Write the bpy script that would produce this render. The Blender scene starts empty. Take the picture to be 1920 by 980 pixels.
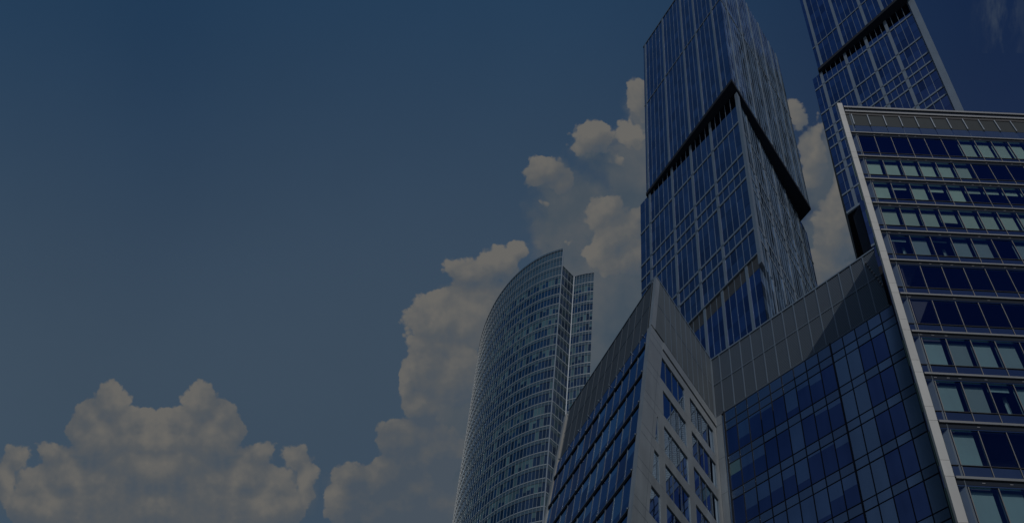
import bpy, bmesh, math, random
from mathutils import Vector
random.seed(11)
R = math.radians
SC = bpy.context.scene
COL = SC.collection

# ---------------------------------------------------------------- camera
CAM_Z = 1.7
CX, CY, CF = 918.72, 2040.22, 1615.08           # principal point and focal length for a 1920 x 980 frame
PITCH, ROLL = R(26.52377), R(-4.64482)
cp, sp, cr, sr = math.cos(PITCH), math.sin(PITCH), math.cos(ROLL), math.sin(ROLL)
fwd = Vector((0, cp, sp)); dwn0 = Vector((0, sp, -cp)); rgt0 = Vector((1, 0, 0))
rgt = rgt0*cr + dwn0*sr
dwn = -rgt0*sr + dwn0*cr
cd = bpy.data.cameras.new('camera'); cam = bpy.data.objects.new('camera', cd); COL.objects.link(cam)
from mathutils import Matrix
cam.matrix_world = Matrix(((rgt.x, -dwn.x, -fwd.x, 0), (rgt.y, -dwn.y, -fwd.y, 0), (rgt.z, -dwn.z, -fwd.z, CAM_Z), (0, 0, 0, 1)))
cd.sensor_fit = 'HORIZONTAL'; cd.sensor_width = 36; cd.lens = CF/1920*36
cd.shift_x = (960-CX)/1920; cd.shift_y = (CY-490)/1920
cd.clip_start = .1; cd.clip_end = 20000
SC.camera = cam

# ---------------------------------------------------------------- exposure
SC.view_settings.view_transform = 'Standard'; SC.view_settings.look = 'None'
SC.view_settings.gamma = 1; SC.view_settings.use_curve_mapping = False
SC.view_settings.exposure = -1.5
EXPK = 2**1.5
SC.render.resolution_x, SC.render.resolution_y = 1024, 522
SC.cycles.use_denoising = True
SC.cycles.max_bounces = 8; SC.cycles.transparent_max_bounces = 16

# ---------------------------------------------------------------- sun and sky
SUN_AZ, SUN_EL = R(170), R(47.4)
sund = Vector((math.sin(SUN_AZ)*math.cos(SUN_EL), math.cos(SUN_AZ)*math.cos(SUN_EL), math.sin(SUN_EL)))
sl = bpy.data.lights.new('sun', 'SUN'); sl.energy = 3.3; sl.angle = R(.5); sl.color = (1, .965, .91)
so = bpy.data.objects.new('sun', sl); COL.objects.link(so)
so.rotation_euler = sund.to_track_quat('Z', 'Y').to_euler(); so.location = (30, -60, 120)

W = bpy.data.worlds.new('World'); SC.world = W; W.use_nodes = True
W.cycles.sampling_method = 'MANUAL'; W.cycles.sample_map_resolution = 256
nt = W.node_tree; nt.nodes.clear()
class G:
    """small node helper"""
    def __init__(s, t): s.t = t
    def n(s, typ, **k):
        x = s.t.nodes.new(typ)
        for a, b in k.items(): setattr(x, a, b)
        return x
    def l(s, a, b): s.t.links.new(a, b)
    def put(s, sock, v):
        if isinstance(v, bpy.types.NodeSocket): s.l(v, sock)
        else: sock.default_value = v
    def m(s, op, a, b=0., c=0., clamp=False):
        x = s.n('ShaderNodeMath', operation=op, use_clamp=clamp)
        s.put(x.inputs[0], a); s.put(x.inputs[1], b); s.put(x.inputs[2], c)
        return x.outputs[0]
    def v(s, op, a, b=(0, 0, 0)):
        x = s.n('ShaderNodeVectorMath', operation=op)
        s.put(x.inputs[0], a); s.put(x.inputs[1], b)
        return x.outputs['Value'] if op in ('DOT_PRODUCT', 'LENGTH', 'DISTANCE') else x.outputs[0]
    def ramp(s, x, a, b, ease=True):
        r = s.n('ShaderNodeMapRange', interpolation_type='SMOOTHSTEP' if ease else 'LINEAR')
        s.put(r.inputs[0], x); s.put(r.inputs[1], a); s.put(r.inputs[2], b)
        return r.outputs[0]
    def mix(s, f, a, b, blend='MIX'):
        x = s.n('ShaderNodeMix', data_type='RGBA', blend_type=blend)
        s.put(x.inputs[0], f); s.put(x.inputs[6], a if isinstance(a, bpy.types.NodeSocket) else (*a, 1)); s.put(x.inputs[7], b if isinstance(b, bpy.types.NodeSocket) else (*b, 1))
        return x.outputs[2]
    def noise(s, vec, scale, detail=4, rough=.55):
        x = s.n('ShaderNodeTexNoise', noise_dimensions='2D'); s.put(x.inputs['Vector'], vec)
        x.inputs['Scale'].default_value = scale; x.inputs['Detail'].default_value = detail; x.inputs['Roughness'].default_value = rough
        return x
    def voro(s, vec, scale, detail=0., rough=.5, smooth=.6):
        x = s.n('ShaderNodeTexVoronoi', voronoi_dimensions='2D', feature='SMOOTH_F1' if smooth else 'F1'); s.put(x.inputs['Vector'], vec)
        x.inputs['Scale'].default_value = scale; x.inputs['Detail'].default_value = detail; x.inputs['Roughness'].default_value = rough
        if smooth: x.inputs['Smoothness'].default_value = smooth
        return x.outputs['Distance']

def comb3(v):
    c = g.n('ShaderNodeCombineXYZ')
    for i in range(3): g.l(v, c.inputs[i])
    return c.outputs[0]
# Cumulus banks are at infinity: they are described in a fixed chart of the sky (a gnomonic chart about the
# compass direction and height of the bank, in thousandths of a radian-like unit), the same from any place.
def cloud_group(name, blobs, amp, warp, bscale):
    gt = bpy.data.node_groups.new(name, 'ShaderNodeTree')
    gt.interface.new_socket('P', in_out='INPUT', socket_type='NodeSocketVector')
    gt.interface.new_socket('F', in_out='OUTPUT', socket_type='NodeSocketFloat')
    gt.interface.new_socket('A', in_out='OUTPUT', socket_type='NodeSocketFloat')
    gt.interface.new_socket('H', in_out='OUTPUT', socket_type='NodeSocketFloat')
    g = G(gt); gi = g.n('NodeGroupInput'); go = g.n('NodeGroupOutput')
    P = gi.outputs[0]
    nz = g.noise(P, 9, 5, .6)
    d = g.v('SUBTRACT', nz.outputs['Color'], (.5, .5, .5))
    Q = g.v('ADD', P, g.v('MULTIPLY', d, (warp, warp, 0)))
    acc = None
    for (x, y, rx, ry) in blobs:
        k = (rx*ry)**.5/1000
        e = g.v('LENGTH', g.v('MULTIPLY', g.v('SUBTRACT', Q, (x/1000, y/1000, 0)), (1000/rx, 1000/ry, 0)))
        h = g.m('MULTIPLY', g.m('SUBTRACT', 1., e), k)
        if acc is None: acc = h
        else:
            q = g.n('ShaderNodeMath', operation='SMOOTH_MAX'); g.l(acc, q.inputs[0]); g.l(h, q.inputs[1]); q.inputs[2].default_value = .012
            acc = q.outputs[0]
    b1 = g.m('SUBTRACT', .45, g.voro(Q, bscale))
    b2 = g.m('SUBTRACT', .45, g.voro(Q, bscale*2.3))
    b3 = g.m('SUBTRACT', .45, g.voro(Q, bscale*5.1, smooth=0))
    n2 = g.m('SUBTRACT', g.noise(Q, bscale*6, 5, .6).outputs[0], .5)
    bil = g.m('ADD', g.m('ADD', b1, g.m('MULTIPLY', b2, .55)), g.m('ADD', g.m('MULTIPLY', b3, .32), g.m('MULTIPLY', n2, .38)))
    f = g.m('ADD', acc, g.m('MULTIPLY', bil, amp))
    g.l(f, go.inputs[0])
    # a height that goes on rising gently inside the bank, for its relief
    cap = g.m('MULTIPLY', g.m('SUBTRACT', 1., g.m('EXPONENT', g.m('MULTIPLY', g.m('MAXIMUM', acc, -.02), -14.))), .045)
    g.l(cap, go.inputs[1]); g.l(g.m('MULTIPLY', bil, amp), go.inputs[2])
    return gt

g = G(nt)
tc = g.n('ShaderNodeTexCoord'); DIR = tc.outputs['Generated']
dz = g.v('DOT_PRODUCT', DIR, tuple(fwd)); dzs = g.m('MAXIMUM', dz, .05)
qx = g.m('ADD', g.m('MULTIPLY', g.m('DIVIDE', g.v('DOT_PRODUCT', DIR, tuple(rgt)), dzs), CF/1000), CX/1000)
qy = g.m('ADD', g.m('MULTIPLY', g.m('DIVIDE', g.v('DOT_PRODUCT', DIR, tuple(dwn)), dzs), CF/1000), CY/1000)
cx = g.n('ShaderNodeCombineXYZ'); g.l(qx, cx.inputs[0]); g.l(qy, cx.inputs[1]); CH = cx.outputs[0]
front = g.ramp(dz, .06, .2)

sky = g.n('ShaderNodeTexSky'); sky.sky_type = 'NISHITA'; sky.sun_disc = False
sky.sun_elevation = SUN_EL; sky.sun_rotation = SUN_AZ; sky.altitude = 150; sky.air_density = 1.0; sky.dust_density = .6; sky.ozone_density = 2.0
SKYK = .12
skyc = g.v('MULTIPLY', sky.outputs[0], (SKYK, SKYK, SKYK))

# clear air: paler low in the north-west, deeper towards the north-east and overhead
tv = g.ramp(qy, -.15, .8); th = g.ramp(qx, .95, 1.95)
tint = g.mix(tv, (.52, .87, .96), (1.6, 1.53, 1.2))
tint = g.mix(1., tint, g.mix(th, (1, 1, 1), (.36, .37, .56)), 'MULTIPLY')
band = g.m('POWER', g.m('MULTIPLY', g.m('SUBTRACT', qx, .3), 7.), 2.)
band = g.m('MULTIPLY', g.m('DIVIDE', 1., g.m('ADD', 1., band)), g.m('SUBTRACT', 1., tv))
tint = g.mix(g.m('MULTIPLY', band, .35), tint, (.30, .62, .80))
tint = g.mix(front, (1, 1, 1), tint)
air = g.m('ADD', .94, g.m('MULTIPLY', g.noise(CH, 1.6, 5, .6).outputs[0], .12))
skyc = g.mix(1., g.v('MULTIPLY', skyc, comb3(air)), tint, 'MULTIPLY')

# three banks, each with a thin grey-blue veil (the sky tints it) and bright cumulus heads
BANKS = [
 ('west', (-.35, .655, .603, 3.),
  [(525, 940, 76, 80), (292, 900, 220, 120)],
  [(382, 760, 46, 42), (408, 778, 44, 44), (434, 802, 22, 40), (350, 790, 40, 36), (462, 850, 26, 24), (489, 852, 26, 22), (552, 858, 26, 28), (516, 906, 40, 44), (574, 905, 22, 56),
   (316, 792, 40, 32), (300, 830, 120, 50), (292, 890, 170, 70), (385, 830, 70, 60), (292, 965, 250, 90), (505, 960, 70, 70), (456, 890, 56, 44)]),
 ('middle', (.603, .08, 1.4, 3.),
  [(1090, 425, 112, 122), (1205, 330, 100, 120), (1035, 345, 52, 56), (1205, 215, 38, 66), (1115, 280, 44, 52), (1165, 290, 44, 46), (1150, 560, 150, 140), (1080, 660, 140, 160), (1020, 440, 40, 60),
   (860, 800, 100, 120), (790, 860, 84, 70), (730, 900, 60, 60), (690, 940, 80, 76), (900, 960, 130, 110), (850, 650, 90, 110), (960, 600, 70, 120)],
  [(1025, 322, 40, 34), (1052, 345, 26, 24), (1022, 386, 16, 12), (1112, 255, 38, 28), (1088, 272, 22, 18), (1180, 250, 22, 26), (1157, 300, 12, 10), (1202, 185, 24, 38),
   (1135, 395, 40, 36), (1158, 440, 56, 48), (1125, 470, 38, 26), (1180, 480, 60, 40), (1187, 420, 32, 38), (1073, 455, 11, 8),
   (878, 520, 42, 42), (930, 500, 44, 38), (968, 468, 24, 16), (905, 580, 86, 70), (825, 595, 66, 54), (785, 600, 30, 34), (800, 680, 54, 76), (850, 700, 60, 66), (768, 715, 22, 60), (790, 760, 40, 50), (760, 830, 50, 50), (800, 850, 70, 70), (720, 900, 60, 50), (770, 950, 110, 70),
   (860, 850, 32, 34), (658, 888, 38, 30), (640, 945, 34, 46), (690, 890, 26, 22), (715, 965, 46, 30)]),
 ('east', (1.4, .1, 4., 3.),
  [(1545, 330, 58, 98), (1560, 450, 95, 84), (1570, 260, 44, 44), (2300, 700, 420, 330), (2900, 300, 500, 260)],
  [(1490, 225, 19, 42), (1508, 262, 17, 20), (1480, 198, 14, 18), (1530, 300, 27, 64), (1570, 420, 46, 84), (1550, 500, 52, 38), (1535, 515, 32, 24), (1580, 340, 22, 64),
   (2250, 620, 260, 170), (2500, 800, 300, 200), (2100, 420, 90, 70), (2800, 500, 260, 180)]),
]
LD = (-.011, -.019, 0)
def layer(name, blobs, amp, warp, bscale, soft, lit, mid, shade, k, sky_in, alpha, chart, low):
    gt = cloud_group(name, blobs, amp, warp, bscale)
    a = g.n('ShaderNodeGroup'); a.node_tree = gt; g.l(chart, a.inputs[0])
    b = g.n('ShaderNodeGroup'); b.node_tree = gt; g.l(g.v('ADD', chart, LD), b.inputs[0])
    mask = g.m('MULTIPLY', g.ramp(a.outputs[0], 0., soft), front)
    rel = g.m('ADD', g.m('MULTIPLY', g.m('SUBTRACT', a.outputs[1], b.outputs[1]), k*1.6), g.m('MULTIPLY', g.m('SUBTRACT', a.outputs[2], b.outputs[2]), k*.6))
    big = g.m('MULTIPLY', g.m('SUBTRACT', g.noise(chart, 7, 4, .55).outputs[0], .5), 1.7)
    s = g.m('ADD', g.m('ADD', .52, rel), big)
    if low: s = g.m('SUBTRACT', s, g.m('MULTIPLY', g.ramp(qy, low[0], low[1]), low[2]))
    s = g.m('ADD', s, 0., clamp=True)
    lo = g.mix(g.ramp(s, 0., .5, False), shade, mid)
    c = g.mix(g.ramp(s, .5, 1., False), lo, lit)
    return g.mix(g.m('MULTIPLY', mask, alpha), sky_in, c)
E_ = lambda r, gg, b: (r*EXPK, gg*EXPK, b*EXPK)
cf = g.n('ShaderNodeCombineXYZ'); g.l(g.m('ADD', g.m('ABSOLUTE', g.m('SUBTRACT', qx, .2925)), .2925), cf.inputs[0]); g.l(qy, cf.inputs[1])
branches = []
for (nm, box, veil, head) in BANKS:
    ch = cf.outputs[0] if nm == 'west' else CH            # the western bank is a near-symmetrical double tower of cloud
    lw = (.68, .84, .42) if nm == 'middle' else None
    k = layer('cloud_veil_'+nm, veil, .034, .06, 10, .05, E_(.090, .100, .110), E_(.067, .085, .104), E_(.050, .073, .098), 16., skyc, .9, ch, None)
    k = layer('cloud_heads_'+nm, head, .028, .034, 15, .008, E_(.139, .134, .124), E_(.092, .100, .108), E_(.064, .083, .107), 19., k, .95, ch, lw)
    x0, y0, x1, y1 = box
    flag = g.m('MULTIPLY', g.m('MULTIPLY', g.m('GREATER_THAN', qx, x0), g.m('LESS_THAN', qx, x1)), g.m('MULTIPLY', g.m('GREATER_THAN', qy, y0), g.m('GREATER_THAN', dz, .06)))
    branches.append((flag, k))
# wisps of high cloud in the north-east
wn = g.noise(g.v('MULTIPLY', CH, (16, 4.5, 1)), 1., 6, .62).outputs[0]
we = g.v('LENGTH', g.v('MULTIPLY', g.v('SUBTRACT', CH, (1.875, .03, 0)), (17, 7, 0)))
wf = g.m('MULTIPLY', g.ramp(wn, .40, .68), g.m('SUBTRACT', 1., we, clamp=True), clamp=True)
skyw = g.mix(g.m('MULTIPLY', wf, .9), skyc, E_(.05, .068, .095))
def bg(c):
    n = g.n('ShaderNodeBackground'); g.l(c, n.inputs[0]); n.inputs[1].default_value = 1; return n.outputs[0]
# the sky strength (0.12) is folded into SKYK above so that the clouds can be mixed in at their own brightness
out = bg(skyw)
for flag, k in branches:
    mx = g.n('ShaderNodeMixShader'); g.l(flag, mx.inputs[0]); g.l(out, mx.inputs[1]); g.l(bg(k), mx.inputs[2]); out = mx.outputs[0]
wo = g.n('ShaderNodeOutputWorld'); g.l(out, wo.inputs[0])

# ---------------------------------------------------------------- materials
def mat(name, base, rough=.5, metal=0., ior=1.5, tint=None, vary=0., each=0., dirt=0., wave=0., bump=0., scale=.35):
    """procedural material; vary = random value per pane, dirt = soft streaks and blotches of tone in the coating itself"""
    m = bpy.data.materials.new(name); m.use_nodes = True; t = m.node_tree; q = G(t)
    p = t.nodes['Principled BSDF']
    p.inputs['Roughness'].default_value = rough; p.inputs['Metallic'].default_value = metal; p.inputs['IOR'].default_value = ior
    if tint: p.inputs['Specular Tint'].default_value = (*tint, 1)
    tcn = q.n('ShaderNodeTexCoord'); O = tcn.outputs['Object']
    geo = q.n('ShaderNodeNewGeometry')
    val = 1.
    if vary: val = q.m('ADD', 1-vary, q.m('MULTIPLY', geo.outputs['Random Per Island'], 2*vary))
    if each: val = q.m('MULTIPLY', q.m('ADD', 1-each, q.m('MULTIPLY', q.n('ShaderNodeObjectInfo').outputs['Random'], 2*each)), val)
    if dirt:
        x = q.n('ShaderNodeTexNoise'); x.inputs['Scale'].default_value = scale; x.inputs['Detail'].default_value = 6
        q.l(O, x.inputs['Vector'])
        y = q.n('ShaderNodeTexNoise'); y.inputs['Scale'].default_value = 1.; y.inputs['Detail'].default_value = 4
        q.l(q.v('MULTIPLY', O, (2.2, 2.2, .16)), y.inputs['Vector'])
        d = q.m('ADD', 1-dirt, q.m('MULTIPLY', q.m('ADD', x.outputs[0], y.outputs[0]), dirt))
        val = q.m('MULTIPLY', d, val)
    if isinstance(val, float): p.inputs['Base Color'].default_value = (*base, 1)
    else: q.l(q.v('MULTIPLY', base, q.v('MULTIPLY', (1, 1, 1), comb(q, val))), p.inputs['Base Color'])
    if wave:
        x = q.n('ShaderNodeTexNoise'); x.inputs['Scale'].default_value = wave; x.inputs['Detail'].default_value = 2
        q.l(O, x.inputs['Vector'])
        bm_ = q.n('ShaderNodeBump'); bm_.inputs['Strength'].default_value = bump or .02; bm_.inputs['Distance'].default_value = .2
        q.l(x.outputs[0], bm_.inputs['Height']); q.l(bm_.outputs[0], p.inputs['Normal'])
    return m
def comb(q, v):
    c = q.n('ShaderNodeCombineXYZ')
    for i in range(3): q.put(c.inputs[i], v)
    return c.outputs[0]

M = {}
M['white'] = mat('white_cladding', (0.1680, 0.1938, 0.2177), .45, dirt=.55, vary=.06)
M['stone'] = mat('pale_edge_panels', (0.3005, 0.3038, 0.2927), .5, dirt=.45, vary=.08)
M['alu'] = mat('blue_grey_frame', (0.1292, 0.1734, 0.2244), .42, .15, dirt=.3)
M['alu_dim'] = mat('grey_mullion', (0.0748, 0.0952, 0.1190), .4, .2, dirt=.2)
M['dark'] = mat('dark_gasket', (.008, .010, .016), .6, ior=1.2)
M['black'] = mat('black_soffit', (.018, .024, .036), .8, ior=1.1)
M['navy'] = mat('navy_glass', (0.1485, 0.1575, 0.1980), .05, 1., tint=(.75, .78, 1.), vary=.5, dirt=.45, wave=.4, bump=.03)
M['navy2'] = mat('deep_navy_glass', (.11, .13, .20), .05, 1., tint=(.65, .7, 1.), vary=.5, dirt=.45, wave=.4, bump=.03)
M['navyspan'] = mat('navy_spandrel_glass', (0.1500, 0.2000, 0.2494), .16, 1., tint=(.65, .72, 1.), vary=.15, dirt=.2)
M['bluegrey'] = mat('blue_grey_glass_panel', (0.1757, 0.2377, 0.2925), .2, 1., tint=(.7, .78, 1.), vary=.15, dirt=.3)
M['tealspan'] = mat('teal_spandrel_glass', (0.0374, 0.0680, 0.0918), .12, ior=1.6, tint=(.6, .85, 1.), vary=.2)
M['tealglass'] = mat('dark_teal_window_glass', (.075, .115, .155), .05, 1., tint=(.7, .85, 1.), vary=.6)
M['tealblind'] = mat('teal_blind_window', (0.0510, 0.1020, 0.1122), .15, ior=1.6, tint=(.6, .85, 1.), vary=.4)
M['greymesh'] = mat('grey_screen_panel', (0.0838, 0.1034, 0.1219), .6, 0., ior=1.2, vary=.06, dirt=.3)
M['darkmesh'] = mat('charcoal_screen_panel', (0.0509, 0.0639, 0.0800), .6, 0., ior=1.2, vary=.08, dirt=.35)
M['brownpanel'] = mat('grey_brown_louvre', (0.0262, 0.0262, 0.0238), .5, .1, vary=.1)
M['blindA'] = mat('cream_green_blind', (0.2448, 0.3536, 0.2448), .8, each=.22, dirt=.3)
M['blindB'] = mat('cream_green_blind_dimmed', (0.0918, 0.1734, 0.1666), .8, each=.3, dirt=.35)  # same blinds on the lower storeys; their dimmer light is put into the colour
M['inside'] = mat('dim_room', (.008, .013, .030), .9, dirt=.4)
M['concrete'] = mat('roof_concrete', (.25, .25, .24), .85, dirt=.4)
M['paving'] = mat('granite_paving', (.22, .215, .205), .7, dirt=.4, scale=.8)
M['asphalt'] = mat('asphalt', (.05, .05, .052), .85, dirt=.4)
M['eglass'] = mat('courtyard_window_glass', (.42, .52, .58), .03, 1., tint=(.75, .85, 1.), vary=.35, wave=.6, bump=.01)
M['fblue'] = mat('mid_blue_glass', (0.2000, 0.2600, 0.3220), .07, 1., tint=(.65, .75, 1.), vary=.45, dirt=.4, wave=.4, bump=.03)
M['fteal'] = mat('blue_glass_with_blind', (.40, .52, .58), .12, 1., tint=(.7, .8, 1.), vary=.3, dirt=.2)
M['fledge'] = mat('blue_grey_ledge', (0.0408, 0.0510, 0.0680), .45, .2)
M['drail'] = mat('pale_metal_rail', (0.0458, 0.0579, 0.0687), .45, .1, dirt=.35)
M['dgrey'] = mat('dark_grey_mullion', (0.0136, 0.0163, 0.0204), .5)
M['navyr'] = mat('navy_glass_painted_sheen', (.19, .30, .47), .05, .6, tint=(.7, .82, 1.), vary=.75, dirt=.3, wave=.35, bump=.05)  # tower glass of the right faces, bright reflection put into a lighter base
M['sidespan'] = mat('pale_side_spandrel', (0.0578, 0.0918, 0.1190), .15, ior=1.5, tint=(.6, .8, 1.), vary=.25)
M['dscreen'] = mat('dark_grey_screen_panel', (0.0209, 0.0292, 0.0335), .6, 0., ior=1.12, vary=.08, dirt=.3)
M['cglass'] = mat('royal_blue_glass', (0.0700, 0.1020, 0.1800), .05, 1., tint=(.5, .6, 1.), vary=.4, dirt=.45, wave=.35, bump=.03)
M['cblind'] = mat('blue_glass_before_a_blind', (0.1450, 0.2050, 0.2772), .12, 1., tint=(.6, .7, 1.), vary=.4, dirt=.4)
M['rtline'] = mat('pale_floor_edge', (0.2040, 0.2516, 0.2924), .45, .1, dirt=.25)
M['rtmull'] = mat('pale_blue_mullion', (0.1156, 0.1496, 0.1768), .45, .1)
M['sidewin'] = mat('navy_side_window', (0.0306, 0.0544, 0.1020), .08, ior=1.5, tint=(.6, .8, 1.), vary=.45)
M['alur'] = mat('frame_painted_sunlit', (0.1700, 0.2176, 0.2652), .42, .1, dirt=.3)  # same frames as alu, lightened in colour to look sunlit on the right faces
M['lamp_and_mark'] = mat('pale_fixture_and_mark', (0.2000, 0.2080, 0.2320), .4)

def clear_glass():
    m = bpy.data.materials.new('blue_clear_glass'); m.use_nodes = True; t = m.node_tree; t.nodes.clear(); q = G(t)
    tr = q.n('ShaderNodeBsdfTransparent'); tr.inputs[0].default_value = (.90, .96, 1, 1)
    gl = q.n('ShaderNodeBsdfGlossy'); gl.inputs[0].default_value = (.13, .30, .75, 1); gl.inputs['Roughness'].default_value = .03
    fr = q.n('ShaderNodeFresnel'); bf = q.n('ShaderNodeNewGeometry').outputs['Backfacing']; q.l(q.m('ADD', 1.5, q.m('MULTIPLY', bf, 1/1.5-1.5)), fr.inputs[0])
    mx = q.n('ShaderNodeMixShader'); q.l(fr.outputs[0], mx.inputs[0]); q.l(tr.outputs[0], mx.inputs[1]); q.l(gl.outputs[0], mx.inputs[2])
    o = q.n('ShaderNodeOutputMaterial'); q.l(mx.outputs[0], o.inputs[0])
    return m
M['clear'] = clear_glass()
def mesh_screen():
    """woven metal screen: fine slanted strands with open gaps"""
    m = bpy.data.materials.new('woven_metal_screen'); m.use_nodes = True; t = m.node_tree; q = G(t)
    p = t.nodes['Principled BSDF']; p.inputs['Base Color'].default_value = (.082, .108, .136, 1); p.inputs['Roughness'].default_value = .5; p.inputs['Metallic'].default_value = .3
    o = q.n('ShaderNodeTexCoord').outputs['Object']
    s = q.v('DOT_PRODUCT', o, (-.8*1.0, .6*1.0, .62))
    f = q.m('FRACT', q.m('MULTIPLY', s, 1/.17))
    gap = q.m('MULTIPLY', q.m('GREATER_THAN', f, .52), .7)
    tr = q.n('ShaderNodeBsdfTransparent')
    mx = q.n('ShaderNodeMixShader'); q.l(gap, mx.inputs[0]); q.l(p.outputs[0], mx.inputs[1]); q.l(tr.outputs[0], mx.inputs[2])
    q.l(mx.outputs[0], t.nodes['Material Output'].inputs[0])
    return m
M['mesh'] = mesh_screen()

# ---------------------------------------------------------------- geometry helpers
class Fr:
    """a facade frame: u along the wall, z up (W may lean), n outwards"""
    def __init__(s, P, az, out, lean=(0, 0)):
        s.P = Vector(P); s.U = Vector((math.sin(R(az)), math.cos(R(az)), 0)); s.N = Vector((math.sin(R(out)), math.cos(R(out)), 0))
        s.W = Vector((lean[0], lean[1], 1)); s.flip = s.U.cross(s.W).dot(s.N) < 0
    def at(s, u, z, n=0): return s.P + s.U*u + s.W*(z-s.P.z) + s.N*n
class MB:
    def __init__(s): s.v = []; s.f = []; s.m = []; s.mats = []
    def mi(s, k):
        if k not in s.mats: s.mats.append(k)
        return s.mats.index(k)
    def poly(s, pts, k):
        i = len(s.v); s.v += [Vector(p) for p in pts]; s.f.append(tuple(range(i, i+len(pts)))); s.m.append(s.mi(k))
    def solid(s, bot, top, k):
        """closed prism between two matching loops"""
        i = len(s.v); n = len(bot); s.v += [Vector(p) for p in bot] + [Vector(p) for p in top]; j = s.mi(k)
        c = sum(s.v[i:], Vector())/(2*n)
        fs = [tuple(range(i, i+n)), tuple(range(i+n, i+2*n))] + [(i+a, i+(a+1) % n, i+n+(a+1) % n, i+n+a) for a in range(n)]
        for f in fs:
            a, b, d = (s.v[f[0]], s.v[f[1]], s.v[f[2]])
            nn = (b-a).cross(d-a); mid = sum((s.v[x] for x in f), Vector())/len(f)
            if nn.dot(mid-c) < 0: f = f[::-1]
            s.f.append(f); s.m.append(j)
    def box(s, fr, u0, u1, z0, z1, n0, n1, k):
        a = [(u0, z0), (u1, z0), (u1, z1), (u0, z1)]
        s.solid([fr.at(u, z, n0) for u, z in a], [fr.at(u, z, n1) for u, z in a], k)
    def prism(s, fr, pts, n0, n1, k):
        s.solid([fr.at(u, z, n0) for u, z in pts], [fr.at(u, z, n1) for u, z in pts], k)
    def pane(s, fr, pts, n, k, tilt=0.):
        """single sheet facing outwards, with the slight set of a real pane"""
        a, b = (random.uniform(-tilt, tilt) for _ in range(2))
        cu = sum(p[0] for p in pts)/len(pts); cz = sum(p[1] for p in pts)/len(pts)
        q = [fr.at(u, z, n + a*(u-cu) + b*(z-cz)) for u, z in pts]
        nn = (q[1]-q[0]).cross(q[2]-q[0])
        if nn.dot(fr.N) < 0: q = q[::-1]
        s.poly(q, k)
    def rect(s, fr, u0, u1, z0, z1, n, k, tilt=0.): s.pane(fr, [(u0, z0), (u1, z0), (u1, z1), (u0, z1)], n, k, tilt)
    def build(s, name, parent=None, **props):
        me = bpy.data.meshes.new(name); o0 = parent_loc(parent)
        me.from_pydata([tuple(p-o0) for p in s.v], [], s.f)
        for k in s.mats: me.materials.append(M[k])
        me.polygons.foreach_set('material_index', s.m); me.update()
        o = bpy.data.objects.new(name, me); COL.objects.link(o)
        if parent: o.parent = parent
        for a, b in props.items(): o[a] = b
        return o
LOC = {}
def parent_loc(p):
    while p is not None and p.parent is not None: p = p.parent
    return LOC.get(p.name, Vector()) if p else Vector()
def thing(name, loc, label, cat, group=None):
    o = bpy.data.objects.new(name, None); COL.objects.link(o); o.location = loc; LOC[o.name] = Vector(loc); o.empty_display_size = 5
    o['label'] = label; o['category'] = cat
    if group: o['group'] = group
    return o
def one(fn, name, parent, **k):
    b = MB(); fn(b); return b.build(name, parent, **k) if b.f else None

# ---------------------------------------------------------------- ground
b = MB(); b.poly([(-3000, -3000, 0), (3000, -3000, 0), (3000, 3000, 0), (-3000, 3000, 0)], 'paving'); b.build('ground', kind='structure')
b = MB(); b.poly([(-3000, -34, .004), (3000, -34, .004), (3000, -20, .004), (-3000, -20, .004)], 'asphalt'); b.build('road', kind='structure')
b = MB(); b.solid([(-3000, -20, 0), (3000, -20, 0), (3000, -19.8, 0), (-3000, -19.8, 0)], [(-3000, -20, .13), (3000, -20, .13), (3000, -19.8, .13), (-3000, -19.8, .13)], 'concrete'); b.build('kerb', kind='structure')

# ================================================================ the office building with the leaning wings
ZT = 78.08
INNER = Vector((11.724, 31.915, 78.1)); PROW = Vector((6.79, 27.57, 78.1)); STRIP = Vector((16.209, 19.112, 78.08))
fC = Fr(INNER, -53.288, -143.288); fE = Fr(INNER, 48.207, 138.207)
fF = Fr(PROW, -31.151, -121.151, (.0655, .0588)); fD = Fr(STRIP, 91.456, 181.456, (.073, .09))
ob = thing('office_building', (18, 36, 0), 'glass office building with leaning wings around a courtyard wall and grey screens along its roof', 'building')
FP = 3.95

# --- solid cores behind the cladding (kept 0.3 m and more behind the faces)
def cores(b):
    # west wing
    top = [fF.at(.2, 77.2, -.5), fF.at(9.8, 77.2, -.5), (12.6, 45.5, 77.2), fC.at(.3, 77.2, -.6), fE.at(-.3, 77.2, -.5)]
    bot = [fF.at(.2, .02, -.5), fF.at(9.8, .02, -.5), (12.6, 45.5, .02), fC.at(.3, .02, -.6), fE.at(-.3, .02, -.5)]
    b.solid(bot, top, 'inside')
def core_c(b):
    b.solid([fC.at(.28, .02, -.6), fC.at(-11.4, .02, -.6), fC.at(-11.4, .02, -9), fC.at(.28, .02, -9)], [fC.at(.28, 74, -.6), fC.at(-11.4, 74, -.6), fC.at(-11.4, 74, -9), fC.at(.28, 74, -9)], 'inside')
one(cores, 'wall', ob); one(core_c, 'wall', ob)
CR = fC.at(-11.42, 78.1)                                          # where the east wing meets the courtyard wall
def core_d(b):
    t0, t1 = fD.at(1.0, 77.3, -.9), fD.at(24, 77.3, -.9); b0, b1 = fD.at(1.0, .02, -.9), fD.at(24, .02, -.9)
    e = Vector((CR.x+.5, CR.y-.2, 0)); w = fD.at(24, 77.3, -14)
    b.solid([b0, b1, (w.x, w.y, .02), (e.x, e.y, .02)], [t0, t1, (w.x, w.y, 77.3), (e.x, e.y, 77.3)], 'inside')
one(core_d, 'wall', ob)
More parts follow.
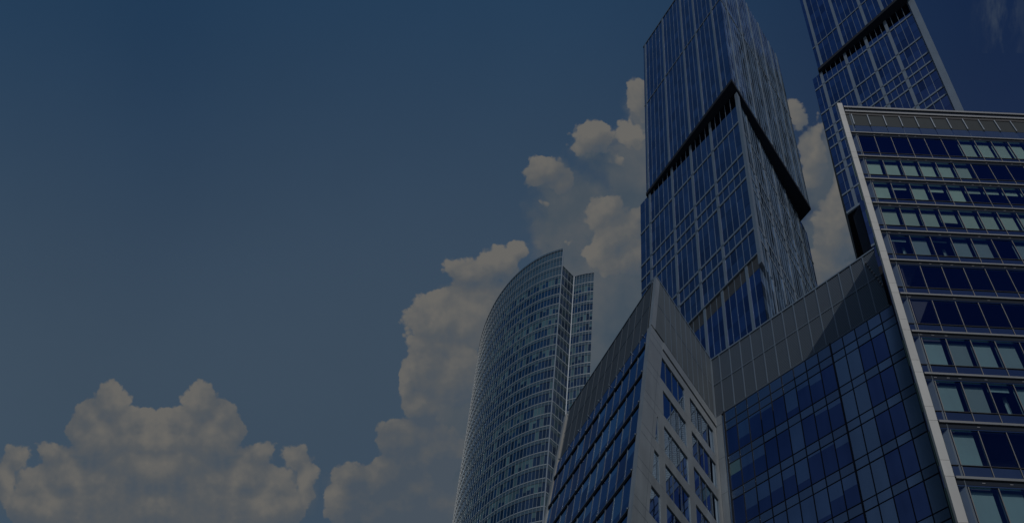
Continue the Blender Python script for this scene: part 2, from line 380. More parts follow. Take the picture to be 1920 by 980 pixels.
# end wall of the east wing towards the courtyard
sB = fD.at(-.1, 0, -.1); sT = fD.at(-.1, 78.1, -.1)
def endwall(b):
    nn = Vector((-.66, .75, 0))
    a = [sB + Vector((.12, .12, 0)), Vector((CR.x, CR.y, 0)), Vector((CR.x, CR.y, 78.1)), sT + Vector((.12, .12, 0))]
    b.solid([p for p in a], [p - nn*.35 for p in a], 'white')
one(endwall, 'end_wall', ob)
def endwall_w(b):
    a = fF.at(9.87, 78.1); c = fF.at(9.87, 0); d = Vector((math.sin(R(48.2)), math.cos(R(48.2)), 0))
    n = Vector((math.sin(R(-41.8)), math.cos(R(-41.8)), 0))
    q = [c, c + d*19, a + d*14, a]
    b.solid([p - n*.02 for p in q], [p + n*.28 for p in q], 'white')
one(endwall_w, 'end_wall', ob)

# --- face E: white wall with punched windows, facing the courtyard
def slant(z): return -6.6 + (z-78.1)*.0881            # the prow edge
def edge(z): return slant(z) + 1.28                  # right side of the sloping white border
C1 = (-6.79, -6.21); C2 = (-3.78, -3.17); PR = (-.46, -.02)
NE0, NE1 = -.3, 0.
rows = [(68.15 - FP*k - 2.86, 68.15 - FP*k) for k in range(16)]
def border(b):
    z0, z1 = 0., 70.25; b.prism(fE, [(slant(z0), z0), (edge(z0)-.0, z0), (edge(z1), z1), (slant(z1), z1)], NE0, NE1, 'white')
one(border, 'prow_border', ob)
for k, (a, c) in enumerate(rows):
    if a < .2: continue
    zs = 78.1 + (C1[0]-1.28+6.6)/.0881
    if k > 0:
        if edge(a) < C1[0]:
            pts = [(C1[0], a), (C1[1], a), (C1[1], c), (edge(c), c), (C1[0], zs)] if zs < c else [(C1[0], a), (C1[1], a), (C1[1], c), (C1[0], c)]
        else: pts = [(edge(a), a), (C1[1], a), (C1[1], c), (edge(c), c)]
        one(lambda b: b.prism(fE, pts, NE0, NE1-.004, 'white'), 'pier', ob)
    one(lambda b: b.box(fE, *C2, a, c, NE0, NE1-.004, 'white'), 'pier', ob); one(lambda b: b.box(fE, *PR, a, c, NE0, NE1-.004, 'white'), 'pier', ob)
for k in range(len(rows)):
    zt = rows[k][0]; zb = rows[k+1][1] if k+1 < len(rows) else 0.
    one(lambda b: b.prism(fE, [(edge(zb), zb), (PR[1], zb), (PR[1], zt), (edge(zt), zt)], NE0, NE1-.008, 'white'), 'spandrel', ob)
def lintel(b):
    b.prism(fE, [(edge(68.15), 68.15), (PR[1], 68.15), (PR[1], 69.12), (edge(69.12), 69.12)], NE0, NE1-.008, 'white')
    b.prism(fE, [(edge(69.12), 69.12), (PR[1], 69.12), (PR[1], 69.22), (edge(69.22), 69.22)], NE0, -.12, 'alu_dim')
    b.prism(fE, [(edge(69.22), 69.22), (PR[1], 69.22), (PR[1], 70.25), (edge(70.25), 70.25)], NE0, .05, 'white')
one(lintel, 'cornice', ob)
def joints(b):                                        # open joints between the cladding panels of the border
    for k in range(18):
        z = 69.2 - FP*k
        for dz_ in (0, -1.05):
            zz = z+dz_
            if zz < 1: continue
            b.prism(fE, [(slant(zz)+.02, zz), (edge(zz)-.02, zz), (edge(zz)-.02, zz+.035), (slant(zz)+.02, zz+.035)], -.02, .003, 'alu_dim')
    b.prism(fE, [(slant(1)+.98, 1), (slant(1)+1.0, 1), (slant(66)+1.0, 66), (slant(66)+.98, 66)], -.02, .004, 'alu_dim')
one(joints, 'panel_joint', ob)
for k in range(len(rows)):
    a, c = rows[k]
    if a < 30: continue
    cells = []
    if k == 0: cells.append([(edge(a), a), (C2[0], a), (C2[0], c), (edge(c), c)])
    else:
        cells.append([(C1[1], a), (C2[0], a), (C2[0], c), (C1[1], c)])
        if edge(a) < C1[0]-.03:
            zs = 78.1 + (C1[0]-1.28+6.6)/.0881
            cells.append([(edge(a), a), (C1[0], a), (C1[0], min(c, zs))] + ([(edge(c), c)] if zs > c else []))
    cells.append([(C2[1], a), (PR[0], a), (PR[0], c), (C2[1], c)])
    for pts in cells:
        w = MB()
        u0 = min(p[0] for p in pts); u1 = max(p[0] for p in pts); n = max(1, round((u1-u0)/.76))
        # panes follow the mullions; the outline is clipped to the opening
        for i in range(n):
            x0 = u0+(u1-u0)*i/n; x1 = u0+(u1-u0)*(i+1)/n
            poly = [Vector((p[0], p[1])) for p in pts]
            for (lim, sg) in ((x0, 1), (x1, -1)):
                out = []
                for j in range(len(poly)):
                    p, q = poly[j], poly[(j+1) % len(poly)]
                    ip = (p.x-lim)*sg >= -1e-6; iq = (q.x-lim)*sg >= -1e-6
                    if ip: out.append(p)
                    if ip != iq and abs(q.x-p.x) > 1e-9:
                        t = (lim-p.x)/(q.x-p.x); out.append(p+(q-p)*t)
                poly = out
                if len(poly) < 3: break
            if len(poly) >= 3: w.pane(fE, [(p.x, p.y) for p in poly], -.07, 'eglass', .006)
            if i:
                zs_ = [p.y for p in poly if abs(p.x-x0) < 1e-4]
                if len(zs_) > 1: w.box(fE, x0-.025, x0+.025, min(zs_), max(zs_), -.1, -.045, 'alu_dim')
        w.build('window', ob)

# --- screens along the roof
usE = [-7.2] + [-5.75 + .62*i for i in range(10)] + [-.04]
def scrE(b): 
    for i in range(len(usE)-1):
        for (a, c) in ((70.45, 74.35), (74.4, 78.0)):
            l0, l1 = (slant(a)+.42, slant(c)+.42) if i == 0 else (usE[i]+.03, usE[i]+.03)
            if i > 0 and l0 < slant(a)+.6: continue
            b.prism(fE, [(l0, a), (usE[i+1]-.03, a), (usE[i+1]-.03, c), (l1, c)], -.1, .02, 'greymesh')
one(scrE, 'roof_screen', ob)
def scrE_f(b):
    b.prism(fE, [(slant(70.3), 70.3), (slant(70.3)+.4, 70.3), (slant(78.0)+.4, 78.0), (slant(78.0), 78.0)], -.2, .03, 'white')
    b.prism(fE, [(slant(78.1), 78.02), (0, 78.02), (0, 78.18), (slant(78.18), 78.18)], -.2, .05, 'alu')
    b.prism(fE, [(slant(74.3)+.42, 74.34), (0, 74.34), (0, 74.41), (slant(74.41)+.42, 74.41)], -.2, .035, 'alu')
    for u in usE[1:-1]: b.box(fE, u-.025, u+.025, 70.4, 78.02, -.2, .045, 'alu')
    b.box(fE, -.12, -.0, 70.26, 78.02, -.2, .06, 'alu')
one(scrE_f, 'screen_frame', ob)
usC = [-.02, -.61] + [-.61-.757*i for i in range(1, 15)]
def scrC(b):
    for i in range(len(usC)-1):
        for (a, c) in ((70.5, 74.48), (74.58, 78.0)):
            b.box(fC, usC[i+1]+.03, usC[i]-.03, a, c, -.06, .0, 'mesh')
one(scrC, 'roof_screen', ob)
def scrC_f(b):
    b.box(fC, usC[-1], 0, 78.0, 78.16, -.2, .05, 'alu'); b.box(fC, usC[-1], -.05, 74.49, 74.57, -.2, .03, 'alu'); b.box(fC, usC[-1], -.05, 70.38, 70.5, -.2, .03, 'alu_dim')
    for u in usC[:-1]: b.box(fC, u-.03, u+.03, 70.5, 78.0, -.2, .04, 'alu')
one(scrC_f, 'screen_frame', ob)
usF = [.35 + .76*i for i in range(13)]
def scrF(b):
    for i in range(len(usF)-1):
        for (a, c) in ((70.4, 74.35), (74.4, 78.0)):
            b.box(fF, usF[i]+.025, usF[i+1]-.025, a, c, -.1, .0, 'darkmesh')
one(scrF, 'roof_screen', ob)
def scrF_f(b):
    b.box(fF, .3, 9.6, 78.0, 78.14, -.2, .05, 'alu_dim'); b.box(fF, .3, 9.6, 74.345, 74.405, -.2, .02, 'alu_dim')
    for u in usF: b.box(fF, u-.02, u+.02, 70.3, 78.0, -.2, .03, 'alu_dim')
one(scrF_f, 'screen_frame', ob)

# --- face C: blue curtain wall at the back of the courtyard
def cornerC(b):
    b.box(fC, -.42, .0, 0, 70.36, -.3, .02, 'white'); b.box(fC, -.6, -.44, 0, 70.2, -.3, -.02, 'bluegrey')
    for k in range(18): b.box(fC, -.41, -.01, 69.2-FP*k, 69.24-FP*k, 0, .024, 'alu_dim')
one(cornerC, 'corner_panel', ob)
cm = [-.61 - .776*i for i in range(9)] + [-7.62] + [-7.62-.745*i for i in range(1, 6)] + [-11.42]
zc = [68.09 - FP*k for k in range(6)]
blindC = {(0, 1): .62, (0, 5): .75, (1, 0): .45, (1, 1): .42, (1, 2): .4, (1, 5): 1., (1, 7): .15, (1, 8): .2, (2, 1): .6, (2, 2): .55, (2, 3): .5, (2, 4): .35, (2, 5): .75, (2, 6): .1, (2, 7): .1,
          (3, 0): 1., (3, 2): .5, (3, 3): .5, (3, 4): .9, (3, 5): .9, (3, 6): .85, (3, 7): .5, (4, 1): .4, (4, 3): .7, (4, 4): .6, (4, 6): .5, (0, 6): .2, (0, 7): .3, (2, 8): .3, (3, 8): .4, (0, 2): .1, (0, 3): .15}
for r, zt in enumerate(zc):
    zb = zt - 3.0
    for i in range(len(cm)-1):
        u1, u0 = cm[i], cm[i+1]; w = MB()
        east = i >= 9
        k = 'cglass' if not east else ('cglass' if i in (11, 12) else 'bluegrey')
        bl = blindC.get((r, i), 0)
        if bl and not east:
            zz = zt - (zt-zb)*bl
            pn = None
            if zz > zb+.1:
                w.rect(fC, u0+.03, u1-.03, zb+.03, zz-.004, .0, k, .004); pn = w.build('curtain_pane', ob); w = MB()
            w.rect(fC, u0+.03, u1-.03, zz, zt-.03, .0, 'cblind' if i else 'tealblind', .004)
            w.build('blind' if pn else 'curtain_pane', pn or ob)
        else:
            w.rect(fC, u0+.03, u1-.03, zb+.03, zt-.03, .0, k, .004); w.build('curtain_pane', ob)
def spC(b, za, zb, k0):
    for i in range(len(cm)-1): b.rect(fC, cm[i+1]+.03, cm[i]-.03, za, zb, .0, 'bluegrey' if (i >= 9 and k0) else 'navyspan', .003)
one(lambda b: spC(b, 69.1, 70.36, 0), 'spandrel', ob); one(lambda b: spC(b, 68.12, 69.04, 1), 'spandrel', ob)
for r in range(6): one(lambda b: spC(b, 65.09-FP*r-.92, 65.09-FP*r-.03, 1), 'spandrel', ob)
def lowC(b):
    for i in range(len(cm)-1): b.rect(fC, cm[i+1]+.03, cm[i]-.03, .2, 44.3, 0, 'cglass')
one(lowC, 'lower_glazing', ob)
for i, u in enumerate(cm[:-1]):
    h = i in (0, 9)
    one(lambda b: b.box(fC, u-(.05 if h else .03), u+(.05 if h else .03), .1, 70.36, -.1, .1 if h else .035, 'dark'), 'mullion', ob)
for z in [69.07] + [q for r in range(6) for q in (68.09-FP*r, 65.09-FP*r)]:
    one(lambda b: [b.box(fC, cm[i+1]+.03, cm[i]-.03, z-.03, z+.03, -.1, .02, 'dark') for i in range(len(cm)-1)], 'transom', ob)

# --- face F: leaning ribbon windows with dark ledges
zF = [68.2 - FP*k for k in range(17)]
for k, z in enumerate(zF):
    if z < 6: continue
    def rib(b):
        for i in range(13):
            u0 = .25 + .757*i; u1 = min(9.78, u0+.757)
            if u1-u0 < .1: continue
            r = random.random()
            kk = 'navy' if r < .25 else ('fblue' if r < .8 else 'fteal')
            if random.random() < .3:                  # a blind half drawn
                zz = z - random.uniform(.6, 2.4)
                b.rect(fF, u0+.025, u1-.025, zz, z-.3, 0, 'fteal', .006); b.rect(fF, u0+.025, u1-.025, z-2.9, zz-.003, 0, kk, .006)
            else: b.rect(fF, u0+.025, u1-.025, z-2.9, z-.3, 0, kk, .006)
    one(rib, 'ribbon_window', ob)
for (a, c) in [(68.25, 70.3)] + [(z-3.9, z-2.93) for z in zF if z > 6]:
    one(lambda b: [b.rect(fF, .27 + .757*i, min(9.78, 1.007+.757*i)-.02, a, c, 0., 'navyspan', .003) for i in range(13)], 'spandrel', ob)
for z in zF:
    if z < 6: continue
    def ledge(b):
        b.box(fF, .2, 9.8, z-.27, z-.1, -.05, .05, 'dark'); b.box(fF, .2, 9.8, z-.1, z+.03, -.05, .09, 'fledge')
    lg = one(ledge, 'ledge', ob)
    one(lambda b: [b.box(fF, u-.03, u+.03, z-.06, z+.06, .09, .15, 'alu') for u in (.3, 3.2, 6.2)], 'bracket', lg)
for u in [.25+.757*i for i in range(1, 13)]:
    one(lambda b: b.box(fF, u-.02, u+.02, 6, 70.28, -.05, .03, 'alu_dim'), 'mullion', ob)
for u in [.7+1.1*i for i in range(9)]:
    one(lambda b: b.box(fF, u-.03, u+.03, 70.25, 70.38, .03, .13, 'alu'), 'bracket', ob)
def edgeF(b):
    b.box(fF, .0, .22, 0, 78.1, -.2, .0, 'navyspan')
one(edgeF, 'edge_trim', ob); one(lambda b: b.box(fF, 9.82, 10.02, 0, 78.1, -.3, .05, 'stone'), 'edge_trim', ob)

# --- face D: leaning facade of the east wing
rails = [72.27, 67.51, 63.4, 59.36, 55.29, 51.31, 47.27, 43.29, 39.36, 35.45, 31.5, 27.55, 23.6]
du = [.32 + .915*i for i in range(-1, 14)]; du[0] = .0
fu = [11.2, 10.6, 9.6, 8.8, 7.8, 6.9, 6.1, 5.4, 4.6, 4.0, 3.4, 3.0]      # how far the photo shows each storey
BL = {0: {7: 1., 8: 1., 9: 1., 10: 1., 11: 1.},
      1: {0: 1, 1: 1, 2: 1, 3: 1, 4: 1, 5: 1, 6: 1},
      2: {0: 1, 1: 1, 2: .22, 3: 1, 4: .27, 5: .9, 6: .25, 7: .25, 8: .28, 9: .3},
      3: {0: 1, 1: 1, 2: 1, 3: .92, 4: .58, 5: .9, 6: 1, 7: 1, 8: 1},
      4: {0: 1, 1: .18, 2: 1, 3: .12, 4: 1, 5: 1, 7: 1},
      5: {}, 6: {}, 7: {0: 1, 1: 1, 2: 1, 3: 1, 4: 1}, 8: {0: 1, 1: 1, 2: 1, 3: .2, 4: 1}, 9: {0: 1, 1: 1}, 10: {0: 1, 1: 1, 2: 1}, 11: {0: 1, 1: 1, 2: .4}}
for r in range(len(rails)-1):
    zt = rails[r]-.55; zb = rails[r+1]+.88
    for i in range(len(du)-1):
        u0, u1 = du[i], du[i+1]
        if u0 > fu[r]: break
        w = MB(); w.rect(fD, u0+.02, u1-.02, zb, zt, 0, 'clear', .004); win = w.build('window', ob)
        bl = BL[r].get(i, 0)
        if bl:
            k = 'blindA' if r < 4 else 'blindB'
            h = (zt-.1-zb)*bl; ua, ub = u0+.07, u1-.1
            if i == 0: ua = u0-.3
            sk = random.uniform(-.03, .03) if bl < 1 else 0
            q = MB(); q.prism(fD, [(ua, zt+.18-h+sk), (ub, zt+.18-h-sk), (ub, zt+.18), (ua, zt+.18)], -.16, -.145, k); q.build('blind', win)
            if r > 3 and i: 
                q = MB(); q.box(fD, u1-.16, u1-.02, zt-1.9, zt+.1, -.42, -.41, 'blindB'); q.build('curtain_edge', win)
for r, zz in enumerate(rails[:-1]):
    def rail(b):
        b.box(fD, .0, 24, zz-.16, zz+.0, -.05, .07, 'drail'); b.box(fD, .0, 24, zz+.002, zz+.05, -.05, .04, 'alu_dim')
    rl = one(rail, 'rail', ob)
    one(lambda b: b.box(fD, 1.2, 24, zz-.32, zz-.1, -.88, -.06, 'inside'), 'floor_slab', ob)
    def gap(b):  # black box set flush; the shade of the recess is put into its colour
        b.box(fD, .0, 24, zz-.46, zz-.162, -.05, .02, 'black')
        b.box(fD, .0, 24, zz-.55, zz-.465, -.05, .015, 'navyspan')
    one(gap, 'shadow_gap', ob)
    def fit(b):
        for i in range(40):
            u = .3 + .45*i + random.uniform(-.03, .03)
            if u < 12: b.box(fD, u, u+.1, zz-.33, zz-.3, -.02, .03, 'lamp_and_mark') if random.random() < .5 else None
    one(fit, 'downlight', ob, kind='stuff')
for r in range(len(rails)):
    za, zb = (72.35, 73.98) if r == 0 else (rails[r]+.06, rails[r]+.82); kk = 'bluegrey' if r == 0 else 'navyspan'
    one(lambda b: [b.rect(fD, du[i]+.02, (du[i+1] if i < len(du)-1 else 24)-.02, za, zb, 0, kk, .003 if i < len(du)-1 else 0) for i in range(len(du))], 'spandrel', ob)
    if r: one(lambda b: b.box(fD, 0, 24, rails[r]+.83, rails[r]+.87, -.06, .02, 'dark'), 'transom', ob)
for i, u in enumerate(du[1:]):
    one(lambda b: [b.box(fD, u-.014, u+.014, rails[r+1]+.06, rails[r]-.56, -.05, .012, 'dgrey') for r in range(len(rails)-1)], 'mullion', ob)
for r in range(len(rails)-1):                          # plain continuation outside the photo
    i0 = [u for u in du if u <= fu[r]+1e-6][-1]+.915
    one(lambda b: b.rect(fD, i0+.02, 24, rails[r+1]+.88, rails[r]-.55, 0, 'navy'), 'glazing', ob)
one(lambda b: b.rect(fD, 0, 24, .3, 23.4, 0, 'navy'), 'glazing', ob)
def topD(b):
    for i in range(30):
        u0 = .32 + .915*(i-1); u0 = max(u0, 0); u1 = .32+.915*i
        if u1 < 24: b.box(fD, u0+.02, u1-.02, 74.02, 76.3, -.04, 0, 'dscreen')
one(topD, 'roof_screen', ob)
def topDf(b):
    for i in range(26): b.box(fD, .32+.915*i-.025, .32+.915*i+.025, 74.05, 76.32, -.05, .05, 'alu')
    b.box(fD, 0, 24, 76.34, 76.75, -.05, .02, 'dark'); b.box(fD, 0, 24, 76.77, 77.12, -.05, .07, 'drail')
    b.box(fD, 0, 24, 77.14, 77.72, -.05, .02, 'navyspan'); b.box(fD, 0, 24, 77.74, 78.08, -.08, .07, 'drail')
one(topDf, 'cornice', ob)
def strip(b):
    for k in range(21):
        z1 = 78.9 - FP*k; 
        for (a, c) in ((z1-2.85, z1), (z1-3.93, z1-2.87)):
            a = max(a, 0)
            if c > a: b.box(fD, -.33, -.03, a, c, -.05, .04, 'stone')
one(strip, 'edge_trim', ob)
def lights(b):  # small pale blocks standing in for unreadable marks
    for i in range(9):
        t = i/8; b.box(fC, -10.55-.35*t*1.6-.06, -10.55-.35*t*1.6+.03, 76.9-3.9*t, 77.0-3.9*t+.02*(i % 3), .02, .1, 'lamp_and_mark')
one(lights, 'pale_marks', ob)
def roofs(b):
    b.solid([fC.at(.3, 74.02, -.8), fC.at(-11.4, 74.02, -.8), fC.at(-11.4, 74.02, -9), fC.at(.3, 74.02, -9)], [fC.at(.3, 74.2, -.8), fC.at(-11.4, 74.2, -.8), fC.at(-11.4, 74.2, -9), fC.at(.3, 74.2, -9)], 'concrete')
one(roofs, 'roof', ob)
def dark_backing(b):  # unseen dark block added behind the screen to deepen its shaded end
    b.solid([fC.at(-6.5, 74.2, -.8), fC.at(-11.4, 74.2, -.8), fC.at(-11.4, 74.2, -5), fC.at(-6.5, 74.2, -5)], [fC.at(-6.5, 77.4, -.8), fC.at(-11.4, 77.4, -.8), fC.at(-11.4, 77.4, -5), fC.at(-6.5, 77.4, -5)], 'dark')
one(dark_backing, 'screen_backing', ob)

# ================================================================ the two stacked skyscrapers
def tower_face(par, fr, L, z0, z1, cols, bands, cw, bh, rowh, pitch, gl, name='window', bandname='band', single=True, colz=None, colmat='alu', louvre=None):
    """one face of one block: windows between columns and bands"""
    us = sorted([0.] + [c for c in cols if .3 < c < L-.3] + [L]); zs = sorted([z0] + list(bands) + [z1])
    for j in range(len(zs)-1):
        a, c = zs[j], zs[j+1]
        w = MB()
        for i in range(len(us)-1):
            u0, u1 = us[i], us[i+1]
            n = max(1, round((u1-u0)/pitch)); m = max(1, round((c-a)/rowh))
            for p in range(n):
                for r in range(m):
                    x0, x1 = u0+(u1-u0)*p/n, u0+(u1-u0)*(p+1)/n; y0, y1 = a+(c-a)*r/m, a+(c-a)*(r+1)/m
                    kk = gl
                    if louvre and a >= louvre[0] and r == m-louvre[1] and c-a > 20: kk = 'brownpanel'
                    w.rect(fr, x0+.03, x1-.03, y0+.03, y1-.03, 0, kk, .004)
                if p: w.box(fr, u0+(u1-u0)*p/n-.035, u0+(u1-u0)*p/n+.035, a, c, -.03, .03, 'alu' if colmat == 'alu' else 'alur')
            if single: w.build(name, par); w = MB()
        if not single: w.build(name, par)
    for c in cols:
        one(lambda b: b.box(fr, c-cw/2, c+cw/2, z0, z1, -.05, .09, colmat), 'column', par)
    for z in bands:
        one(lambda b: b.box(fr, 0, L, z-bh/2, z+bh/2, -.05, .09, colmat), bandname, par)
def block_core(par, P, az, L, Rr, z0, z1, k='dark', name='block'):
    def f(b):
        u = Vector((math.sin(R(az)), math.cos(R(az)), 0)); v = Vector((math.sin(R(az+90)), math.cos(R(az+90)), 0))
        p = Vector((P[0], P[1], 0)) + (u+v)*.06
        q = [p, p+u*(L-.12), p+u*(L-.12)+v*(Rr-.12), p+v*(Rr-.12)]
        b.solid([(a.x, a.y, z0) for a in q], [(a.x, a.y, z1) for a in q], k)
    return one(f, name, par)
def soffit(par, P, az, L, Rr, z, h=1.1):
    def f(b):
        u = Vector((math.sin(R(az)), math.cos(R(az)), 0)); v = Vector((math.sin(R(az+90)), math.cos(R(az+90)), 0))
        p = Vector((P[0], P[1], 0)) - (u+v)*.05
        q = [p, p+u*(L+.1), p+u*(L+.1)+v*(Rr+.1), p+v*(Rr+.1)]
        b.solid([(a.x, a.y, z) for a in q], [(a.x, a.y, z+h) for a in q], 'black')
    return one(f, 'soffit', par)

K1 = 61.6/60
t1 = thing('skyscraper', (27, 53, 0), 'navy glass skyscraper of stacked twisted blocks, the one whose dark V-shaped overhang is fully visible', 'skyscraper', 'stacked block skyscrapers')
pL = (28.03, 54.85); pU = (27.17, 53.50)
zb1 = [(z-1.7)*K1+1.7 for z in (205.3, 193.15, 188.2, 184.1, 171.2, 166.95, 159.0)]
Z1 = 223.2
fl = Fr((*pL, 0), -42.02, -132.02); fr_ = Fr((*pL, 0), 47.98, 137.98)
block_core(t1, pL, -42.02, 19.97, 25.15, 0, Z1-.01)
c1 = [u*K1 for u in (4.84, 8.74, 12.6, 17.34)]
tower_face(t1, fl, 19.97, zb1[6], Z1, c1, zb1[:6], .42, .6, 3.9, .97, 'navy')
tower_face(t1, fl, 19.97, 80, zb1[6], [u*K1 for u in (1.79, 5.59, 8.48, 12.3, 16.4)], [], .42, .4, 3.9, .97, 'navy2', louvre=(0, 1))
one(lambda b: b.box(fl, 0, 19.97, zb1[6]-.16, zb1[6]+.16, -.05, .2, 'alu'), 'band', t1)
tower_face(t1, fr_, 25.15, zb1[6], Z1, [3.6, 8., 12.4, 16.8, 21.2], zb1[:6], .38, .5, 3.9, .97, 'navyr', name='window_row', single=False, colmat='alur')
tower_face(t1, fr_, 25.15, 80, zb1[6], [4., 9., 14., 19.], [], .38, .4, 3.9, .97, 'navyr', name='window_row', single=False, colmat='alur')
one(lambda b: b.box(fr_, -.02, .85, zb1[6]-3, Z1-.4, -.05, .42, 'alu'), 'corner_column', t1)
one(lambda b: b.box(fl, 0, 19.97, 0, 80, -.05, .02, 'navy2'), 'lower_glazing', t1)
ful = Fr((*pU, 0), -38.12, -128.12); fur = Fr((*pU, 0), 51.88, 141.88)
block_core(t1, pU, -38.12, 18.85, 24.2, Z1+1.2, 300.9)
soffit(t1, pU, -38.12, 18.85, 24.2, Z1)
tower_face(t1, ful, 18.85, Z1+1.1, 301, [1.98, 5.77, 8.72, 13.41, 18.3], [266.3], .36, .34, 3.9, .9, 'navy')
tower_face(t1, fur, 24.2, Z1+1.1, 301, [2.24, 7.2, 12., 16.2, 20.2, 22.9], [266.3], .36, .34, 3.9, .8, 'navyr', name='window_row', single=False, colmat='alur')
one(lambda b: b.box(ful, -.05, 18.9, 301, 301.5, -.3, .1, 'alu_dim'), 'parapet', t1)

K2 = 81.5/60
t2 = thing('skyscraper', (62, 51, 0), 'navy glass skyscraper of stacked twisted blocks, rising behind the leaning wing at the far right', 'skyscraper', 'stacked block skyscrapers')
az2 = 50.93; pL2 = (math.sin(R(az2))*81.5, math.cos(R(az2))*81.5); pU2 = (62.13, 50.40)
pU2 = (math.sin(R(51.2))*80, math.cos(R(51.2))*80)
Z2 = 265.0
zb2 = [(z-1.7)*K2+1.7 for z in (191., 182.05, 176.25, 173.2, 170.15, 164.2, 161.8, 155.4, 150.15)]
g2l = Fr((*pL2, 0), -53.5, -143.5); g2r = Fr((*pL2, 0), 36.5, 126.5)
block_core(t2, pL2, -53.5, 18.68, 20, zb2[8]-.4, Z2-.01)
tower_face(t2, g2l, 18.68, zb2[8], Z2, [u*1.019 for u in (5.01, 8.54, 12.27, 16.71)], zb2[:8], .5, .56, 4.1, .95, 'navy2')
one(lambda b: b.box(g2l, .0, .95, zb2[8], Z2-.5, -.05, .4, 'alu'), 'corner_column', t2)
one(lambda b: b.box(g2l, 0, 18.68, zb2[8]-.4, zb2[8]+.35, -.05, .2, 'alu'), 'band', t2)
tower_face(t2, g2r, 20, zb2[8], Z2, [4., 8., 12., 16.], zb2[:8], .6, .7, 4.1, .95, 'navyr', name='window_row', single=False, colmat='alur')
# block below: shorter to the west, where its end wall shows, its shade painted in as black
pB2 = (pL2[0]+.45, pL2[1]-.35)
g3 = Fr((*pB2, 0), -55.5, -145.5)
block_core(t2, pB2, -55.5, 17.2, 18, 0, zb2[8]-.42)
tower_face(t2, g3, 17.2, 110, zb2[8]-.4, [14.9], [186.5], .5, .6, 4.1, .95, 'navy2')
one(lambda b: b.box(g3, 0, 17.2, 0, 110, -.05, .02, 'navy2'), 'lower_glazing', t2)
def endw(b):
    a = g3.at(17.2, 0); u = g3.U; v = Vector((math.sin(R(30)), math.cos(R(30)), 0))
    q = [a + v*1.2 + u*.0, a + v*1.2 + u*.75, a + u*.03 , ]
    zt, zb = zb2[8]-.5, 120.
    tp = [a - g3.N*.4, a + u*1.25 - g3.N*1.2, a - g3.N*6]; bt = [a - g3.N*.4, a + u*.02 - g3.N*1.2, a - g3.N*6]
    b.solid([(p.x, p.y, zb) for p in bt], [(p.x, p.y, zt) for p in tp], 'black')
one(endw, 'end_wall', t2)
gul = Fr((*pU2, 0), -50.09, -140.09); gur = Fr((*pU2, 0), 39.91, 129.91)
block_core(t2, pU2, -50.09, 17.35, 20, Z2+1.2, 340)
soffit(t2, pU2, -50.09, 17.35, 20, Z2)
tower_face(t2, gul, 17.35, Z2+1.1, 340, [.5, 4.95, 7.95, 12.3, 16.55], [277.2, 312.], .48, .42, 4.1, .95, 'navy2')
tower_face(t2, gur, 20, Z2+1.1, 340, [4., 8., 12., 16.], [277.2, 312.], .6, .5, 4.1, .95, 'navyr', name='window_row', single=False, colmat='alur')

# ================================================================ the round tower
rt = thing('round_tower', (4, 92, 0), 'tall curved office tower of teal glass with white floor lines and a stepped side', 'skyscraper')
CX0, CY0, RR = 5.539, 95.042, 20.4685
def ring(t, r, z): return Vector((CX0 + r*math.sin(R(t)), CY0 + r*math.cos(R(t)), z))
NB = 50; TH0 = -167.3; dT = math.degrees(.592/RR)
ths = [TH0 + dT*i for i in range(NB+1)]
mid = Vector((3.372, 76.585, 0)); rgt_e = Vector((7.083, 75.715, 0)); cor = ring(TH0, RR, 0)
side = [cor.lerp(mid, i/4) for i in range(5)]
a0 = math.degrees(math.atan2(mid.x-CX0, mid.y-CY0)); a1 = math.degrees(math.atan2(rgt_e.x-CX0, rgt_e.y-CY0)) - 360
r0, r1 = (mid-Vector((CX0, CY0, 0))).length, (rgt_e-Vector((CX0, CY0, 0))).length
second = [ring(a0+(a1-a0)*i/7, r0+(r1-r0)*i/7, 0) for i in range(8)]
main = [ring(t, RR, 0) for t in ths]
def core_rt(b):
    back = [main[-1] + Vector((2, 8, 0)), Vector((0, 114, 0)), Vector((9, 106, 0)), second[-1] + Vector((.7, 12, 0))]
    inn = lambda p: Vector((CX0, CY0, 0)) + (p-Vector((CX0, CY0, 0)))*.985
    lp = [inn(main[0]) + Vector((-.35, .1, 0))] + [inn(p) for p in main[1:]] + back + [inn(p) for p in second[::-1][:-1]] + [inn(mid) + Vector((-.3, .1, 0))] + [inn(p) + Vector((-.3, .12, 0)) for p in side[::-1][1:-1]]
    i = len(b.v); n = len(lp); b.v += [Vector((p.x, p.y, 0)) for p in lp] + [Vector((p.x, p.y, 210.9)) for p in lp]; j = b.mi('dark')
    for a in range(n): b.f.append((i+a, i+(a+1) % n, i+n+(a+1) % n, i+n+a)); b.m.append(j)
    b.f.append(tuple(range(i+n, i+2*n))); b.m.append(j)
one(core_rt, 'wall', rt)
HF = 3.62; ZS = 204.24
floors = [ZS + HF*k for k in range(-34, 4)]
def seg_frame(p, q):
    u = (q-p); u.z = 0; L = u.length; az = math.degrees(math.atan2(u.x, u.y)); return Fr((p.x, p.y, 0), az, az-90), L
def segs(pts, outward):
    out = []
    for p, q in zip(pts, pts[1:]):
        f, L = seg_frame(p, q)
        if f.N.dot(outward(p)) < 0: f.N = -f.N
        out.append((f, L))
    return out
ctr = Vector((CX0, CY0, 0))
S_main = segs(main, lambda p: p-ctr); S_side = segs(side, lambda p: Vector((1, -.6, 0))); S_sec = segs(second, lambda p: Vector((0, -1, 0)))
random.seed(5)
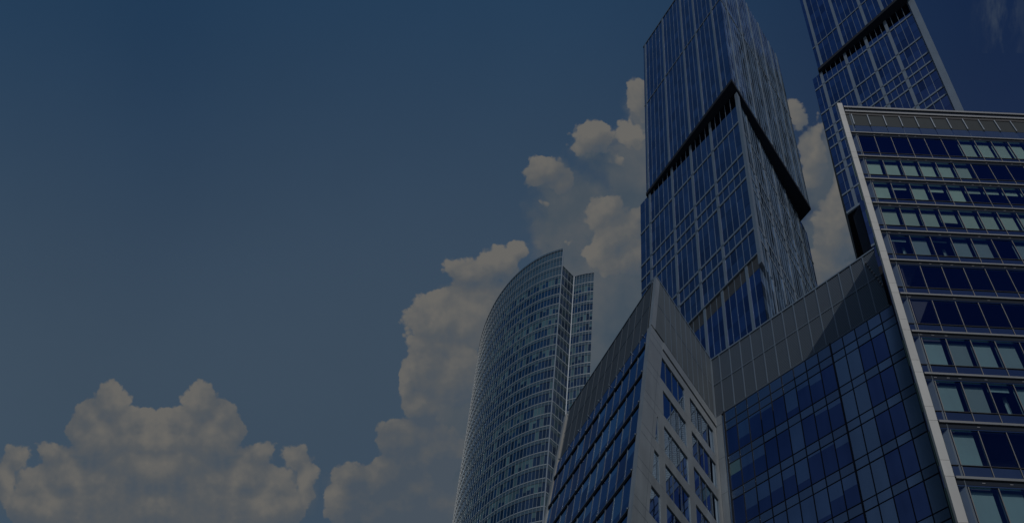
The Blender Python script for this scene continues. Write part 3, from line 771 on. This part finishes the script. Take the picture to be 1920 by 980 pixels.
for k, z in enumerate(floors):
    zt = z + HF
    full = random.random() < .16
    wb = MB(); sp_ = MB(); sl_ = MB(); hd = MB()
    for S, kind in ((S_main, 0), (S_side, 1), (S_sec, 2)):
        if kind and z > 208.5: continue
        ofs = random.randint(0, 4)
        for i, (f, L) in enumerate(S):
            blind = random.random() < (.75 if full else .09) or (kind != 1 and (i+ofs) % 5 == 0 and random.random() < .55)
            if kind == 1:
                wb.rect(f, .02, L-.02, z+.16, zt-1.3, 0, 'sidewin' if random.random() < .8 else 'tealspan', .004); sp_.rect(f, .02, L-.02, zt-1.26, zt-.1, 0, 'sidespan', .003)
            else:
                if z > 206: wb.rect(f, .02, L-.02, z+.16, zt-1.0, 0, 'tealspan', .004)
                elif blind and random.random() < .5:
                    h = random.uniform(.5, 1.6); wb.rect(f, .02, L-.02, zt-1.0-h, zt-1.0, 0, 'tealblind', .004); wb.rect(f, .02, L-.02, z+.16, zt-1.0-h-.01, 0, 'tealglass', .004)
                else: wb.rect(f, .02, L-.02, z+.16, zt-1.0, 0, 'tealblind' if blind else 'tealglass', .004)
                sp_.rect(f, .02, L-.02, zt-.97, zt-.06, .01, 'tealspan', .003)
            # slab line, butted bay to bay
            sl_.box(f, .0, L, z-.09, z+.15, -.05, .05, 'rtline'); hd.box(f, .0, L, zt-1.0, zt-.96, -.05, .04, 'alu_dim')
    wb.build('window_band', rt); sp_.build('spandrel_band', rt); sl_.build('floor_line', rt); hd.build('window_head', rt)
def low_rt(b):
    for S in (S_main, S_side, S_sec):
        for f, L in S: b.rect(f, 0, L, 0, floors[0]-.1, 0, 'tealglass')
one(low_rt, 'lower_glazing', rt)
ztop = 218.0
for i, p in enumerate(main):
    o = (p-ctr).normalized(); f = Fr((p.x, p.y, 0), math.degrees(math.atan2(o.y, -o.x)), math.degrees(math.atan2(o.x, o.y)))
    one(lambda b: b.box(f, -.03, .03, floors[0], ztop, -.03, .06, 'rtmull'), 'mullion', rt)
for pts in (side[1:], second[1:]):
    for p in pts:
        f = Fr((p.x, p.y, 0), 100 if pts[0] is second[1] else 60, 190 if pts[0] is second[1] else 150)
        one(lambda b: b.box(f, -.03, .03, floors[0], 211.4, -.03, .06, 'rtmull'), 'mullion', rt)
def para(b):
    for f, L in S_main:
        b.rect(f, .02, L-.02, 215.3, ztop-.15, .0, 'tealspan', .003); b.box(f, 0, L, ztop-.14, ztop, -.1, .1, 'alu')
one(para, 'parapet', rt)
one(lambda b: [b.box(f, 0, L, 211.3, 211.46, -.1, .1, 'alu') for S in (S_side, S_sec) for f, L in S], 'parapet', rt)
one(lambda b: b.box(Fr((cor.x, cor.y, 0), -80, 190), -.09, .09, floors[0], ztop, -.05, .22, 'alu'), 'corner_trim', rt)
one(lambda b: b.box(Fr((mid.x, mid.y, 0), 80, 165), -.08, .08, floors[0], 211.4, -.05, .16, 'alu'), 'corner_trim', rt)
